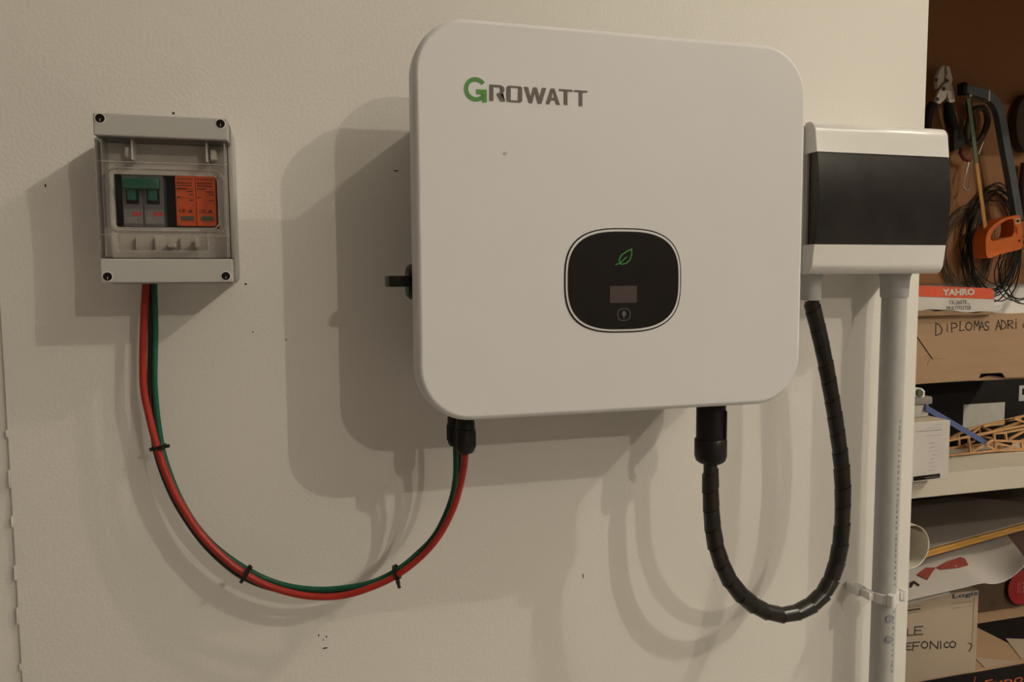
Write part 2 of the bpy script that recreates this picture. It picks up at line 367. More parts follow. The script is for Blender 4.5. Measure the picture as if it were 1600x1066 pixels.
part(AC, 'gland_body', cyl(NB(), (ax, ay, 1.3446), (ax, ay, 1.2662), [(0, .0162), (.4, .0162), (.42, .0168), (1, .0168)], 28), BLACKP)
nut = part(AC, 'gland_nut', cyl(NB(), (ax, ay, 1.2660), (ax, ay, 1.2372), [(0, .0178), (.05, .0186), (.7, .0186), (.9, .0168), (1, .0130)], 28), BLACKP)
part(AC, 'latch_rib', box(NB(), ax+.0085, ax+.0120, ay-.0160, ay-.0100, 1.2672, 1.3000, .001, 1), BLACKP)

# ================================================================ LEFT FUSE BOX
BX0, BX1, BZ0, BZ1 = -.1742, -.0585, 1.4500, 1.6055
DC = thing('fuse_box', 'grey fuse box with clear hinged cover on the left', 'fuse box', (-.1165, -.045, BZ0))
bm = NB(); loft(bm, [rrect(BX0-.0005, BX1+.0005, BZ0-.0005, BZ1+.0005, .006, y, 4) for y in (-.0003, -.052)], True, False)
loft(bm, [rrect(BX0+.004, BX1-.004, BZ0+.004, BZ1-.004, .004, y, 4) for y in (-.052, -.030)], False, True)
vv = [v for v in bm.verts]; 
part(DC, 'base', bm, GREYP)
bm = NB(); ring(bm, rrect(BX0-.0008, BX1+.0008, BZ0-.0008, BZ1+.0008, .006, -.056, 4), rrect(BX0+.003, BX1-.003, BZ0+.003, BZ1-.003, .004, -.056, 4), .004); part(DC, 'lid_frame', bm, GREYP)
for nm, z0, z1 in (('top_cover_strip', 1.5850, BZ1), ('bottom_cover_strip', BZ0, 1.4726)):
    bm = NB(); box(bm, BX0, BX1, -.090, -.0562, z0, z1)
    es = [e for e in bm.edges if all(v.co.y < -.08 for v in e.verts) or (abs(e.verts[0].co.z-e.verts[1].co.z) < 1e-6 and abs(e.verts[0].co.x-e.verts[1].co.x) < 1e-6)]
    bmesh.ops.bevel(bm, geom=es, offset=.0014, segments=2, profile=.5, affect='EDGES')
    st = part(DC, nm, bm, GREYP); st.modifiers.new('even_shading', 'WEIGHTED_NORMAL')
    for x in (BX0+.0062, BX1-.0062):
        z = (BZ1-.0052) if 'top' in nm else (BZ0+.0062)
        bm = NB(); cyl(bm, (x, -.0890, z), (x, -.0903, z), [(0, .0048), (1, .0046)], 20); sc = part(st, 'screw_collar', bm, WHITEP)
        bm = NB(); cyl(bm, (x, -.0895, z), (x, -.0906, z), [(0, .0041), (1, .0040)], 20); part(st, 'screw', bm, BLACKM)
        bm = NB(); box(bm, x-.0003, x+.0003, -.0908, -.0900, z-.0026, z-.0004); part(st, 'screw_slot', bm, CHAS)
# interior face plate with module opening
bm = NB(); poly_hole(bm, [(p[0], p[2]) for p in rrect(BX0+.004, BX1-.004, 1.474, 1.584, .002, 0, 6)], [(p[0], p[2]) for p in rrect(-.1655, -.0715, 1.5035, 1.5545, .001, 0, 6)], -.058, -.054)
part(DC, 'face_plate', bm, GREYI)
part(DC, 'dark_recess', box(NB(), -.168, -.069, -.0365, -.0305, 1.500, 1.558), BLACKM)
# pegs and tabs seen through the clear cover
for x in (-.153, -.077):
    part(DC, 'hinge_peg', box(NB(), x, x+.006, -.070, -.0582, 1.569, 1.5795, .001, 1), WHITEP)
    part(DC, 'hinge_rib', box(NB(), x+.0075 if x < -.1 else x-.003, x+.009 if x < -.1 else x-.0015, -.078, -.0582, 1.566, 1.5845), WHITEP)
part(DC, 'latch_tab', box(NB(), -.119, -.112, -.066, -.0582, 1.484, 1.4885, .0006, 1), WHITEP)
part(DC, 'latch_hook', box(NB(), -.094, -.0905, -.070, -.0582, 1.484, 1.4925, .0006, 1), WHITEP)
for x in (-.148, -.131, -.108): part(DC, 'latch_rib', box(NB(), x, x+.0008, -.0625, -.0582, 1.4835, 1.494), GREYI)
# clear cover
CLR = clear_mat('clear_plastic', (.95, .94, .93), .08, .05, .99)
CLE = clear_mat('clear_edge_highlight', (.9, .89, .88), .12, .1, .72)  # paler, less clear plastic draws edge highlights into the clear cover
bm = NB(); cx0, cx1, cz0, cz1 = BX0-.0004, BX1+.0012, 1.4730, 1.5846
rings = [rrect(cx0+i, cx1-i, cz0+i, cz1-i, .003, y, 6) for i, y in ((0, -.0565), (0, -.0845), (.0015, -.0862))]
w0 = (-.1665, -.0635, 1.4960, 1.5572)
rings += [rrect(w0[0]+i, w0[1]-i, w0[2]+i, w0[3]-i, .009-i*.6, y, 6) for i, y in ((0, -.0862), (.0008, -.0885), (.0022, -.0905), (.0045, -.0905), (.0058, -.0890), (.0066, -.0890))]
loft(bm, rings, False, True)
cv = part(DC, 'clear_cover', bm, CLR, 30, label='clear plastic cover with raised window')
md = cv.modifiers.new('thickness', 'SOLIDIFY'); md.thickness = .0012; md.offset = -1
part(DC, 'cover_latch', box(NB(), -.1583, -.0793, -.0890, -.0868, 1.4795, 1.4955, .0010, 2), CLR)
for i0, i1, y in ((0, .0009, -.0868), (.0052, .0060, -.0910)):
    bm = NB(); ring(bm, rrect(w0[0]+i0, w0[1]-i0, w0[2]+i0, w0[3]-i0, .009-i0*.6, y, 6), rrect(w0[0]+i1, w0[1]-i1, w0[2]+i1, w0[3]-i1, .009-i1*.6, y, 6), .0016); part(cv, 'window_rim_highlight', bm, CLE)
bm = NB(); ring(bm, rrect(-.1585, -.0791, 1.4792, 1.4958, .001, -.0894, 2), rrect(-.1576, -.0800, 1.4801, 1.4949, .0005, -.0894, 2), .003); part(cv, 'latch_rim_highlight', bm, CLE)
for z in (1.4945, 1.5620): part(cv, 'cover_ridge_highlight', box(NB(), cx0+.001, cx1-.001, -.0872, -.0863, z, z+.0007) if z > 1.5 else box(NB(), cx0+.001, -.1590, -.0872, -.0863, z, z+.0007), CLE)
part(cv, 'cover_ridge_highlight', box(NB(), -.0786, cx1-.001, -.0872, -.0863, 1.4945, 1.4952), CLE)
for x in (cx0+.0002, cx0+.0052, cx1-.0055): part(cv, 'cover_edge_highlight', box(NB(), x, x+.0006, -.0870, -.0600, cz0+.002, cz1-.002), CLE)
# circuit breaker
bx0, bx1 = -.1580, -.1215
CB = thing('circuit_breaker', 'grey two-pole circuit breaker with green toggle bar inside left box', 'breaker', (-.1397, -.05, 1.5045))
BRK = mat('breaker_grey', (.13, .13, .14), .5, var=.05); GT = mat('toggle_green', (.008, .12, .07), .35)
for i in range(2):
    x0 = bx0+i*.01835; x1 = x0+.0180
    mo = part(CB, 'pole_module', box(NB(), x0, x1, -.061, -.0368, 1.5045, 1.5535, .0004, 1), BRK)
    part(mo, 'toggle_slot', box(NB(), x0+.0035, x1-.0035, -.0615, -.0608, 1.526, 1.545), BLACKM)
    part(mo, 'toggle', box(NB(), x0+.005, x1-.005, -.067, -.0616, 1.529, 1.541, .0008, 1), GT)
    part(mo, 'rating_label', box(NB(), x0+.0006, x1-.0006, -.0614, -.0608, 1.507, 1.521), mat('label_grey', (.20, .20, .21), .6))
    part(mo, 'red_print', box(NB(), x0+.0085, x1-.0015, -.0617, -.0613, 1.5145, 1.5185), mat('red_print', (.42, .05, .05), .6))
    bm = NB()
    for k in range(4): box(bm, x0+.002, x0+.002+random.uniform(.005, .013), -.06175, -.0613, 1.5078+k*.0016, 1.5084+k*.0016)
    part(mo, 'printed_lines', bm, mat('label_light', (.36, .36, .37), .6))
part(CB, 'toggle_bar', box(NB(), bx0+.002, bx1-.002, -.0715, -.0640, 1.5395, 1.5500, .0018, 2), GT, label='green handle bar')
# surge arrester
SP = thing('surge_protector', 'orange two-module surge protector inside left box', 'surge protector', (-.092, -.05, 1.505))
SO = mat('surge_orange', (.66, .095, .014), .45, var=.04)
for i in range(2):
    x0 = -.1105+i*.0184; x1 = x0+.0180
    mo = part(SP, 'plug_in_module', box(NB(), x0, x1, -.0625, -.0368, 1.5055, 1.5540, .0005, 1), SO)
    bm = NB(); yq = -.0626
    text(bm, 'SUNTREE', x0+.0015, x1-.0015, 1.5500, 1.5516, yq, bold=.02); text(bm, 'SUP2H-PV', x0+.0015, x1-.0025, 1.5462, 1.5480, yq, bold=.03)
    text(bm, 'CE', x0+.0025, x0+.0085, 1.5185, 1.5217, yq, bold=.02)
    for k, (a, b) in enumerate(((.0015, .015), (.0015, .010), (.010, .016), (.012, .016), (.0015, .0045), (.012, .016))):
        box(bm, x0+a, x0+b, yq-.0003, yq, 1.5440-k*.0028, 1.5450-k*.0028)
    extrude_poly(bm, [(x0+.0105, 1.5185), (x0+.0155, 1.5185), (x0+.0130, 1.5225)], yq-.0003, yq)
    part(mo, 'printed_text', bm, mat('surge_print', (.12, .02, .01), .7), None)
    part(mo, 'status_window', box(NB(), x0+.0040, x1-.0022, -.0631, -.0624, 1.5108, 1.5150), mat('window_olive', (.10, .105, .07), .4))
part(SP, 'base_socket', box(NB(), -.1110, -.0733, -.0368, -.0362, 1.5045, 1.5550), BLACKM)

# ================================================================ CABLES
red = [(-0.1456,-0.0316,1.4493),(-0.1480,-0.0317,1.4257),(-0.1500,-0.0319,1.3998),(-0.1516,-0.0320,1.3726),(-0.1521,-0.0322,1.3477),(-0.1505,-0.0327,1.3300),(-0.1478,-0.0335,1.3148),(-0.1449,-0.0347,1.2989),(-0.1409,-0.0362,1.2818),(-0.1352,-0.0378,1.2608),(-0.1275,-0.0394,1.2382),(-0.1166,-0.0410,1.2149),(-0.1043,-0.0427,1.1933),(-0.0921,-0.0443,1.1767),(-0.0801,-0.0459,1.1633),(-0.0691,-0.0475,1.1527),(-0.0583,-0.0491,1.1442),(-0.0475,-0.0507,1.1368),(-0.0362,-0.0523,1.1304),(-0.0236,-0.0539,1.1249),(-0.0105,-0.0557,1.1204),(0.0025,-0.0577,1.1172),(0.0156,-0.0598,1.1154),(0.0288,-0.0622,1.1151),(0.0420,-0.0646,1.1163),(0.0554,-0.0671,1.1192),(0.0687,-0.0695,1.1235),(0.0822,-0.0720,1.1288),(0.0957,-0.0744,1.1357),(0.1097,-0.0769,1.1452),(0.1228,-0.0794,1.1564),(0.1338,-0.0819,1.1685),(0.1431,-0.0848,1.1822),(0.1511,-0.0880,1.1984),(0.1575,-0.0916,1.2158),(0.1619,-0.0954,1.2343),(0.1646,-0.0993,1.2510),(0.1654,-0.1026,1.2619),(0.1653,-0.1070,1.2710)]
green = [(-0.1388,-0.0263,1.4493),(-0.1391,-0.0260,1.4254),(-0.1397,-0.0256,1.3991),(-0.1414,-0.0252,1.3728),(-0.1425,-0.0252,1.3464),(-0.1416,-0.0257,1.3185),(-0.1395,-0.0267,1.2931),(-0.1370,-0.0281,1.2759),(-0.1330,-0.0298,1.2598),(-0.1261,-0.0316,1.2379),(-0.1169,-0.0334,1.2154),(-0.1061,-0.0353,1.1959),(-0.0929,-0.0372,1.1781),(-0.0765,-0.0391,1.1617),(-0.0587,-0.0411,1.1475),(-0.0414,-0.0431,1.1365),(-0.0234,-0.0453,1.1283),(-0.0040,-0.0479,1.1229),(0.0160,-0.0508,1.1202),(0.0369,-0.0542,1.1203),(0.0562,-0.0577,1.1225),(0.0704,-0.0613,1.1260),(0.0830,-0.0647,1.1313),(0.0965,-0.0679,1.1390),(0.1101,-0.0709,1.1491),(0.1245,-0.0736,1.1618),(0.1376,-0.0758,1.1770),(0.1477,-0.0778,1.1960),(0.1550,-0.0794,1.2154),(0.1585,-0.0810,1.2322),(0.1597,-0.0826,1.2474),(0.1590,-0.0860,1.2746)]
black = [(-0.1434,-0.0201,1.4493),(-0.1440,-0.0202,1.4261),(-0.1448,-0.0203,1.3989),(-0.1466,-0.0205,1.3651),(-0.1480,-0.0209,1.3327),(-0.1476,-0.0217,1.3105),(-0.1462,-0.0228,1.2928),(-0.1443,-0.0243,1.2778),(-0.1408,-0.0260,1.2628),(-0.1348,-0.0277,1.2431),(-0.1265,-0.0293,1.2219),(-0.1153,-0.0309,1.2000),(-0.1028,-0.0324,1.1796),(-0.0902,-0.0339,1.1636),(-0.0782,-0.0354,1.1510),(-0.0689,-0.0370,1.1426),(-0.0592,-0.0386,1.1362),(-0.0464,-0.0404,1.1292),(-0.0302,-0.0423,1.1230),(-0.0079,-0.0445,1.1178),(0.0160,-0.0469,1.1144),(0.0370,-0.0495,1.1142),(0.0565,-0.0522,1.1167),(0.0744,-0.0549,1.1217),(0.0907,-0.0576,1.1292),(0.1049,-0.0604,1.1392),(0.1183,-0.0630,1.1512),(0.1332,-0.0651,1.1650),(0.1464,-0.0667,1.1804),(0.1550,-0.0677,1.1980),(0.1608,-0.0683,1.2154),(0.1645,-0.0689,1.2297),(0.1666,-0.0695,1.2437),(0.1673,-0.0700,1.2595),(0.1675,-0.0704,1.2757),(0.1667,-0.0704,1.3443)]
single('power_cable', tube(NB(), spline(red, 6), .0036, 14), RED, 'red cable sagging from the left fuse box to the inverter', 'cable', 'cables between fuse box and inverter')
single('power_cable', tube(NB(), spline(green, 6), .0028, 14), GREEN, 'green cable running along the inside of the red one', 'cable', 'cables between fuse box and inverter')
single('power_cable', tube(NB(), spline(black, 6), .0034, 14), BLKC, 'black cable behind the red and green ones', 'cable', 'cables between fuse box and inverter')
def cable_tie(idx, tail, label):
    p = Vector(red[idx]); t = (Vector(red[idx+1])-Vector(red[idx-1])).normalized()
    g = min((Vector(q) for q in spline(green, 6)), key=lambda q: (q-p).length); b = min((Vector(q) for q in spline(black, 6)), key=lambda q: (q-p).length)
    c = (p+g+b)/3; c -= t*(c-p).dot(t); v = Vector((0, 1, 0)); v = (v-t*v.dot(t)).normalized(); u = t.cross(v)
    e = lambda w: [(q-c).dot(w) for q in (p, g, b)]
    c = c + u*((max(e(u))+min(e(u)))/2) + v*((max(e(v))+min(e(v)))/2)
    ru = max(abs(x) for x in e(u))+.0038; rv = max(abs(x) for x in e(v))+.0038
    root = thing('cable_tie', label, 'cable tie', c, 'cable ties along the bundle'); bm = NB(); n = 28
    L = lambda s, w: [c + u*(ru+s)*math.cos(2*math.pi*k/n) + v*(rv+s)*math.sin(2*math.pi*k/n) + t*w for k in range(n)]
    loft(bm, [L(0, -.0016), L(.0012, -.0016), L(.0012, .0016), L(0, .0016), L(0, -.0016)], False, False); part(root, 'strap', bm, BLACKP)
    tl = Vector(tail).normalized(); hd = c + tl*(ru*.7) - v*(rv+.0010); w_ = tl.cross(Vector((0, 1, 0)))
    part(root, 'buckle', obox(NB(), hd, tl, Vector((0, 1, 0)), w_, .0050, .004, .0042), BLACKP)
    part(root, 'tail', obox(NB(), hd+tl*.0048, tl, Vector((0, 1, 0)), w_, .007, .0014, .0034), BLACKP)
cable_tie(8, (1, 0, .18), 'black cable tie highest on the red and green bundle')
cable_tie(16, (.45, 0, .9), 'black cable tie at the lower left bend of the bundle')
cable_tie(28, (.12, 0, -.6), 'black cable tie on the rising right part of the bundle')
# spiral wrapped cable
ac = [(0.4587, -0.095, 1.2363), (0.4584, -0.0963, 1.2097), (0.4609, -0.0975, 1.1641), (0.4681, -0.099, 1.1293), (0.4846, -0.1007, 1.0933), (0.508, -0.1026, 1.0679), (0.534, -0.1034, 1.0516), (0.5597, -0.1022, 1.0447), (0.5888, -0.0993, 1.047), (0.6169, -0.0945, 1.0594), (0.637, -0.0893, 1.0837), (0.6496, -0.0841, 1.1176), (0.6561, -0.0788, 1.1647), (0.6571, -0.0733, 1.2125), (0.6513, -0.0676, 1.269), (0.6428, -0.0618, 1.3256), (0.6341, -0.0565, 1.374), (0.6229, -0.051, 1.4224)]
sp = spline(ac, 24); AL = [0]
for a, b in zip(sp, sp[1:]): AL.append(AL[-1]+(b-a).length)
def along(s):
    s = max(0, min(AL[-1], s)); i = max(k for k in range(len(AL)-1) if AL[k] <= s); return sp[i].lerp(sp[i+1], (s-AL[i])/(AL[i+1]-AL[i]))
WC = thing('wrapped_cable', 'black spiral-wrapped cable looping from the inverter to the right box', 'cable', Vector(ac[7])-Vector((0, 0, .01)))
part(WC, 'inner_cable', tube(NB(), sp[::4]+[sp[-1]], .0079, 14), BLKC)
s = .010; n = 18; i = 0
while s < AL[-1]-.004:
    l = .0225+random.uniform(-.0025, .0025); e = min(s+l-.0010, AL[-1]-.001)
    a, b = along(s), along(e); t = (b-a).normalized(); vdir = Vector((0, -1, 0)); vdir = (vdir-t*vdir.dot(t)).normalized(); u = t.cross(vdir)
    rad_ = .0096+random.uniform(-.0003, .0004); k_ = .42
    def rg(c, rr, tilt):
        return [c + (u*math.cos(2*math.pi*j/n)+vdir*math.sin(2*math.pi*j/n))*rr + t*(tilt*rr*math.cos(2*math.pi*j/n)) for j in range(n)]
    bm = NB(); loft(bm, [rg(a, .0080, k_), rg(a, rad_-.0002, k_), rg(b, rad_+.0003, k_), rg(b, .0080, k_)], True, True)
    part(WC, 'wrap_turn', bm, WRAP, 35); s += l; i += 1

# ================================================================ RIGHT FUSE BOX
RB = thing('fuse_box', 'white fuse box with dark smoked door right of the inverter', 'fuse box', (.69, -.045, 1.455))
rx0, rx1 = .5925, .7880
bm = NB(); box(bm, .585, .7935, -.073, -.0004, 1.4575, 1.6340, .004, 3); part(RB, 'base', bm, WHITEP)
def strip(nm, z0, z1, top):
    n = 10; rz = .014; pr = []
    zo = z1 if top else z0; sg = -1 if top else 1; zi = z0 if top else z1
    pr.append((-.0732, zo+sg*.0005))
    for k in range(n+1):
        a = R(90*k/n); pr.append((-.0795-.0125*math.sin(a), zo+sg*(rz-rz*math.cos(a))))
    pr += [(-.0950, zi), (-.0732, zi)]
    bm = NB(); xs = [(rx0, .0008), (rx0+.0008, 0), (rx1-.006, 0), (rx1-.002, .0014), (rx1, .005)]
    cy_ = -.0732
    loft(bm, [[(x, cy_+(y-cy_)*(1-i/.022) if i else y, z) for y, z in pr] for x, i in xs]); return part(RB, nm, bm, WHITEP, 35)
strip('top_cover_strip', 1.5990, 1.6358, True); strip('bottom_cover_strip', 1.4555, 1.4905, False)
SMK = mat('smoked_door', (.020, .018, .017), .25, var=.25, scale=30, spec=.4)
part(RB, 'door_surround', box(NB(), rx0+.0005, rx1-.002, -.0780, -.0732, 1.4906, 1.5989), mat('surround_grey', (.40, .385, .36), .5))
bm = NB(); n = 8; z0, z1 = 1.4912, 1.5984
pr = [(-.0785, z0), (-.0935, z0)] + [(-.0935-.0045*math.sin(math.pi*k/n), z0+(z1-z0)*k/n) for k in range(1, n)] + [(-.0935, z1), (-.0785, z1)]
loft(bm, [[(x, y, z) for y, z in pr] for x in (.5955, .7862)]); bmesh.ops.bevel(bm, geom=[e for e in bm.edges if len(e.link_faces) == 2 and e.calc_face_angle(0) > 1], offset=.0009, segments=2, affect='EDGES')
part(RB, 'door', bm, SMK, 35, label='dark smoked plastic door')
def fitting(x, y, r, zt, zb, label):
    t = thing('pipe_fitting', label, 'fitting', (x, y, zb), 'grey fittings under the white fuse box')
    part(t, 'collar', cyl(NB(), (x, y, zt), (x, y, zb), [(0, r*1.04), (.25, r*1.04), (.3, r), (.95, r*.97), (1, r*.93)], 28), PIPEG)
    part(t, 'rim', cyl(NB(), (x, y, zt), (x, y, zt-.0045), [(0, r*1.12), (.8, r*1.12), (1, r*1.05)], 28), PIPEG)
fitting(.6229, -.051, .0122, 1.4574, 1.4227, 'short grey fitting around the top of the wrapped cable')
PXC, PYC = .7590, -.040
fitting(PXC, PYC, .0178, 1.4574, 1.4245, 'wide grey fitting on top of the conduit pipe')
CP = thing('conduit_pipe', 'grey plastic conduit pipe running down from the white fuse box', 'pipe', (PXC, PYC, .02))
part(CP, 'pipe', cyl(NB(), (PXC, PYC, 1.4246), (PXC-.003, PYC, .02), [(0, .0155), (1, .0155)], 32), PIPEG)
PRN = mat('pipe_print', (.27, .28, .30), .7)
for k in range(46):
    z = 1.26-k*.0076; 
    if 1.005 < z < 1.035: continue
    bm = NB(); box(bm, PXC+.0006, PXC+.0030, PYC-.01565, PYC-.0150, z, z+random.uniform(.002, .006)); part(CP, 'printed_mark', bm, PRN)
for z in (.994, .965):
    bm = NB(); n = 16; cyl(bm, (PXC-.0035, PYC-.0146, z), (PXC-.0036, PYC-.0156, z), [(0, .0058), (1, .0055)], n); part(CP, 'round_stamp', bm, PRN)
    bm = NB(); ribbon(bm, [(PXC-.0065, z), (PXC-.0010, z)], .0008, PYC-.0156); ribbon(bm, [(PXC-.0036, z-.003), (PXC-.0036, z+.003)], .0008, PYC-.0156); part(CP, 'stamp_symbol', bm, PIPEG)
CL = thing('pipe_clip', 'pale grey saddle clip holding the conduit pipe to the wall', 'clip', (PXC-.002, -.02, 1.013))
zc0, zc1 = 1.0145, 1.0275; px_ = PXC-.0015
bm = NB(); n = 20
L = lambda r, z: [(px_+r*math.cos(R(200-220*k/n)), PYC-r*math.sin(R(200-220*k/n)), z) for k in range(n+1)]
loft(bm, [L(.0158, zc0), L(.0190, zc0), L(.0190, zc1), L(.0158, zc1), L(.0158, zc0)], False, False, closed=False); part(CL, 'saddle_band', bm, WHITEP)
part(CL, 'base_foot', box(NB(), px_-.0300, px_-.0155, -.0260, -.0003, zc0+.001, zc1+.001, .002, 2), WHITEP)
part(CL, 'foot_arm', box(NB(), px_-.0262, px_-.0172, -.0430, -.0262, zc0+.002, zc1, .0015, 2), WHITEP)
for x in (px_-.0055, px_+.0245): 
    y = PYC-.0205 if x < px_ else PYC-.008
    part(CL, 'screw_boss', cyl(NB(), (x, y, zc0-.001), (x, y, zc1+.002), [(0, .0052), (.9, .0052), (1, .0046)], 18), WHITEP)
part(CL, 'ear_bridge', box(NB(), px_+.0165, px_+.0220, PYC-.012, PYC-.004, zc0+.001, zc1, .001, 1), WHITEP)

# ================================================================ ON THE MAIN SHELF
ST = 1.1437
# white carton with print
c0 = (.868, .951, .050, .128, ST, 1.2340)
WCt = thing('carton', 'white printed carton jutting over the shelf edge beside the wall', 'box', (.91, .09, ST))
part(WCt, 'box_body', box(NB(), c0[0], c0[1], c0[2], c0[3], ST, c0[5], .0008, 1), mat('carton_white', (.56, .53, .515), .6, var=.03))
part(WCt, 'top_flap', box(NB(), c0[0], c0[1]-.006, c0[2]+.004, c0[3], c0[5]+.0002, c0[5]+.0018), mat('flap_grey', (.42, .35, .27), .8, var=.1))
for a in ((.886, .895), (.917, .926)): part(WCt, 'flap_slot', box(NB(), a[0], a[1], c0[2]+.030, c0[2]+.036, c0[5]+.0018, c0[5]+.0021), BLACKM)
bm = NB(); lines_px(bm, [(1456,1472,664,1.4),(1446,1472,668.5,1.4),(1432,1472,673,1.6),(1447,1472,680,1.5)]+[(1453+random.uniform(-3,4),1458+random.uniform(1,8),693+6*k,1.4) for k in range(9)], c0[2]); part(WCt, 'printed_lines', bm, INKG, None)
bm = NB(); a, b = at(1427, 752, c0[2]), at(1468.5, 740, c0[2]); extrude_poly(bm, pxpoly([(1427,745),(1468.5,740),(1468.5,746.5),(1427,752)], c0[2]), c0[2]-.0004, c0[2]); st = part(WCt, 'black_strip', bm, BLACKM, None)
bm = NB(); lines_px(bm, [(1456,1467,742.4,1), (1446,1467,745.6,1.3)], c0[2]-.0004); part(st, 'strip_print', bm, INKG, None)
# grey gadget on it
GD = thing('plug_adapter', 'grey plug-like gadget with round green face on the white carton', 'gadget', (.915, .085, 1.236))
part(GD, 'body', box(NB(), .880, .9345, .075, .118, 1.2362, 1.2560, .002, 2), mat('gadget_light', (.42, .40, .37), .5))
part(GD, 'upper_body', box(NB(), .880, .9385, .072, .120, 1.2562, 1.2680, .0025, 2), mat('gadget_grey', (.22, .205, .19), .5))
part(GD, 'dial_rim', cyl(NB(), (.915, .088, 1.2682), (.915, .088, 1.2800), [(0, .0165), (.7, .0165), (1, .013)], 24), WHITEP)
part(GD, 'dial_face', cyl(NB(), (.913, .0745, 1.2742), (.913, .0705, 1.2742), [(0, .0065), (1, .0055)], 20), mat('dial_green', (.09, .11, .07), .4))
# black box
BB = thing('black_case', 'black box with blank white label under the cardboard box', 'box', (1.2, .27, ST))
part(BB, 'body', box(NB(), .975, 1.46, .225, .375, ST, 1.2780, .003, 2), BLACKM)
a, b = at(1504, 669.5, .2245), at(1570, 628.5, .2245)
part(BB, 'blank_label', box(NB(), a.x, b.x, .2240, .2249, a.z, b.z), mat('label_white', (.38, .385, .36), .7), None, label='blank white label')
a, b = at(1591, 627, .2245), at(1606, 602, .2245); pl = part(BB, 'corner_plate', box(NB(), a.x, b.x, .2235, .2249, a.z, b.z), mat('plate_grey', (.35, .36, .35), .5), None)
a, b = at(1597, 617, .2235), at(1604, 607, .2235); part(pl, 'plate_hole', box(NB(), a.x, b.x, .2228, .2234, a.z, b.z), BLACKM, None)
# cardboard box
KB = thing('cardboard_box', 'brown cardboard box with handwritten capitals on the black box', 'box', (1.1, .2, 1.2782))
yk = .130
ol = pxpoly([(1415,602),(1528,593.2),(1533,584),(1565,582.5),(1571,590.5),(1625,588),(1622,488),(1415,499)], yk)
part(KB, 'front_panel', extrude_poly(NB(), ol, yk, yk+.004), CARD, None)
part(KB, 'body', box(NB(), ol[0][0]+.001, ol[5][0]-.001, yk+.0042, .345, 1.2782, 1.3860, .001, 1), CARD)
part(KB, 'side_flap', extrude_poly(NB(), pxpoly([(1415,500),(1434,500),(1437,531),(1456.5,560.5),(1478,560),(1455,566),(1448,572),(1415,575)], yk-.0002), yk-.0018, yk-.0002), CARD, None) if False else None
bm = NB(); ribbon(bm, pxpoly([(1433,527),(1456.5,561)], yk), .0016, yk); part(KB, 'flap_slit', bm, BLACKM, None)
bm = NB(); ribbon(bm, pxpoly([(1456.5,561),(1480,560)], yk), .0006, yk); ribbon(bm, pxpoly([(1452,562),(1449,570)], yk), .0014, yk); part(KB, 'flap_crease', bm, CARDD, None)
bm = NB(); pen(bm, 'DIPLOMASADRiC', [(262,330,470,590),(365,390,480,555),(415,475,470,560),(500,545,450,545),(555,620,462,540),(640,692,450,540),(690,742,460,540),(742,785,455,540),(850,902,445,540),(905,957,440,530),(965,1022,445,525),(1030,1070,430,525),(1115,1160,460,520)], yk, .0016, 1420, 430, 6.27); part(KB, 'handwriting', bm, INKB, None, label='handwritten capitals in black marker')
# multitester box
ym = .122; MT = thing('meter_box', 'red and white multitester box lying on the cardboard box', 'box', (1.03, .17, 1.3862))
ol = pxpoly([(1425,446),(1548,450.5),(1553,455),(1553.5,490),(1425,490)], ym)
part(MT, 'box_body', extrude_poly(NB(), [(x, max(z, 1.3935)) for x, z in ol], ym, .235), mat('tester_white', (.54, .515, .48), .6))
part(MT, 'red_band', extrude_poly(NB(), pxpoly([(1425,446),(1440,446.3),(1548,450.5),(1552.5,455),(1552.8,467.5),(1425,463)], ym-.0004), ym-.0006, ym-.0001), mat('tester_red', (.56, .075, .025), .55), None)
bm = NB(); ed = [(1425,485),(1440,485.5),(1450,483.5),(1462,487),(1480,484.5),(1492,487.5),(1510,488.5),(1525,489.5),(1538,486.5),(1553,487.5)]
extrude_poly(bm, pxpoly(ed+[(1550,491.5),(1425,494)], ym-.0006), ym-.0014, ym-.0006); part(MT, 'torn_edge', bm, CARDD, None)
part(MT, 'bottom_tray', box(NB(), .945, 1.098, ym+.004, .230, 1.3863, 1.3934), CARDD)
bm = NB(); text_px(bm, 'YAHRO', 1472, 450.8, 1523, 462.2, ym-.0007, bold=.045); part(MT, 'title_print', bm, PAPER, None, label='white block lettering')
bm = NB(); text_px(bm, 'YX-360TR', 1482, 468.7, 1511, 476.3, ym); text_px(bm, 'N', 1512, 473.4, 1515, 476.2, ym); text_px(bm, 'MULTITESTER', 1479, 477.8, 1517.5, 484.6, ym); part(MT, 'model_print', bm, INKB, None)
# blue blade
p0, p1 = at(1446, 637, .072), at(1541, 692.5, .150)
d = (p1-p0); L_ = d.length; d.normalize(); sd = Vector((0, 1, 0)); sd = (sd-d*sd.dot(d)); sd = d.cross(Vector((.25, -1, .2))).normalized(); nn = d.cross(sd)
BLU = mat('blade_blue', (.055, .085, .22), .5, var=.08)
BD = thing('saw_blade', 'blue flat blade leaning from the white carton onto the stick model', 'blade', p1)
part(BD, 'strip', obox(NB(), (p0+p1)/2, d, sd, nn, L_, .0095, .0012), BLU)
part(BD, 'end_hole', cyl(NB(), p1-d*.008-nn*.0008, p1-d*.008+nn*.0008, [(0, .0019), (1, .0019)], 12), BLACKM)
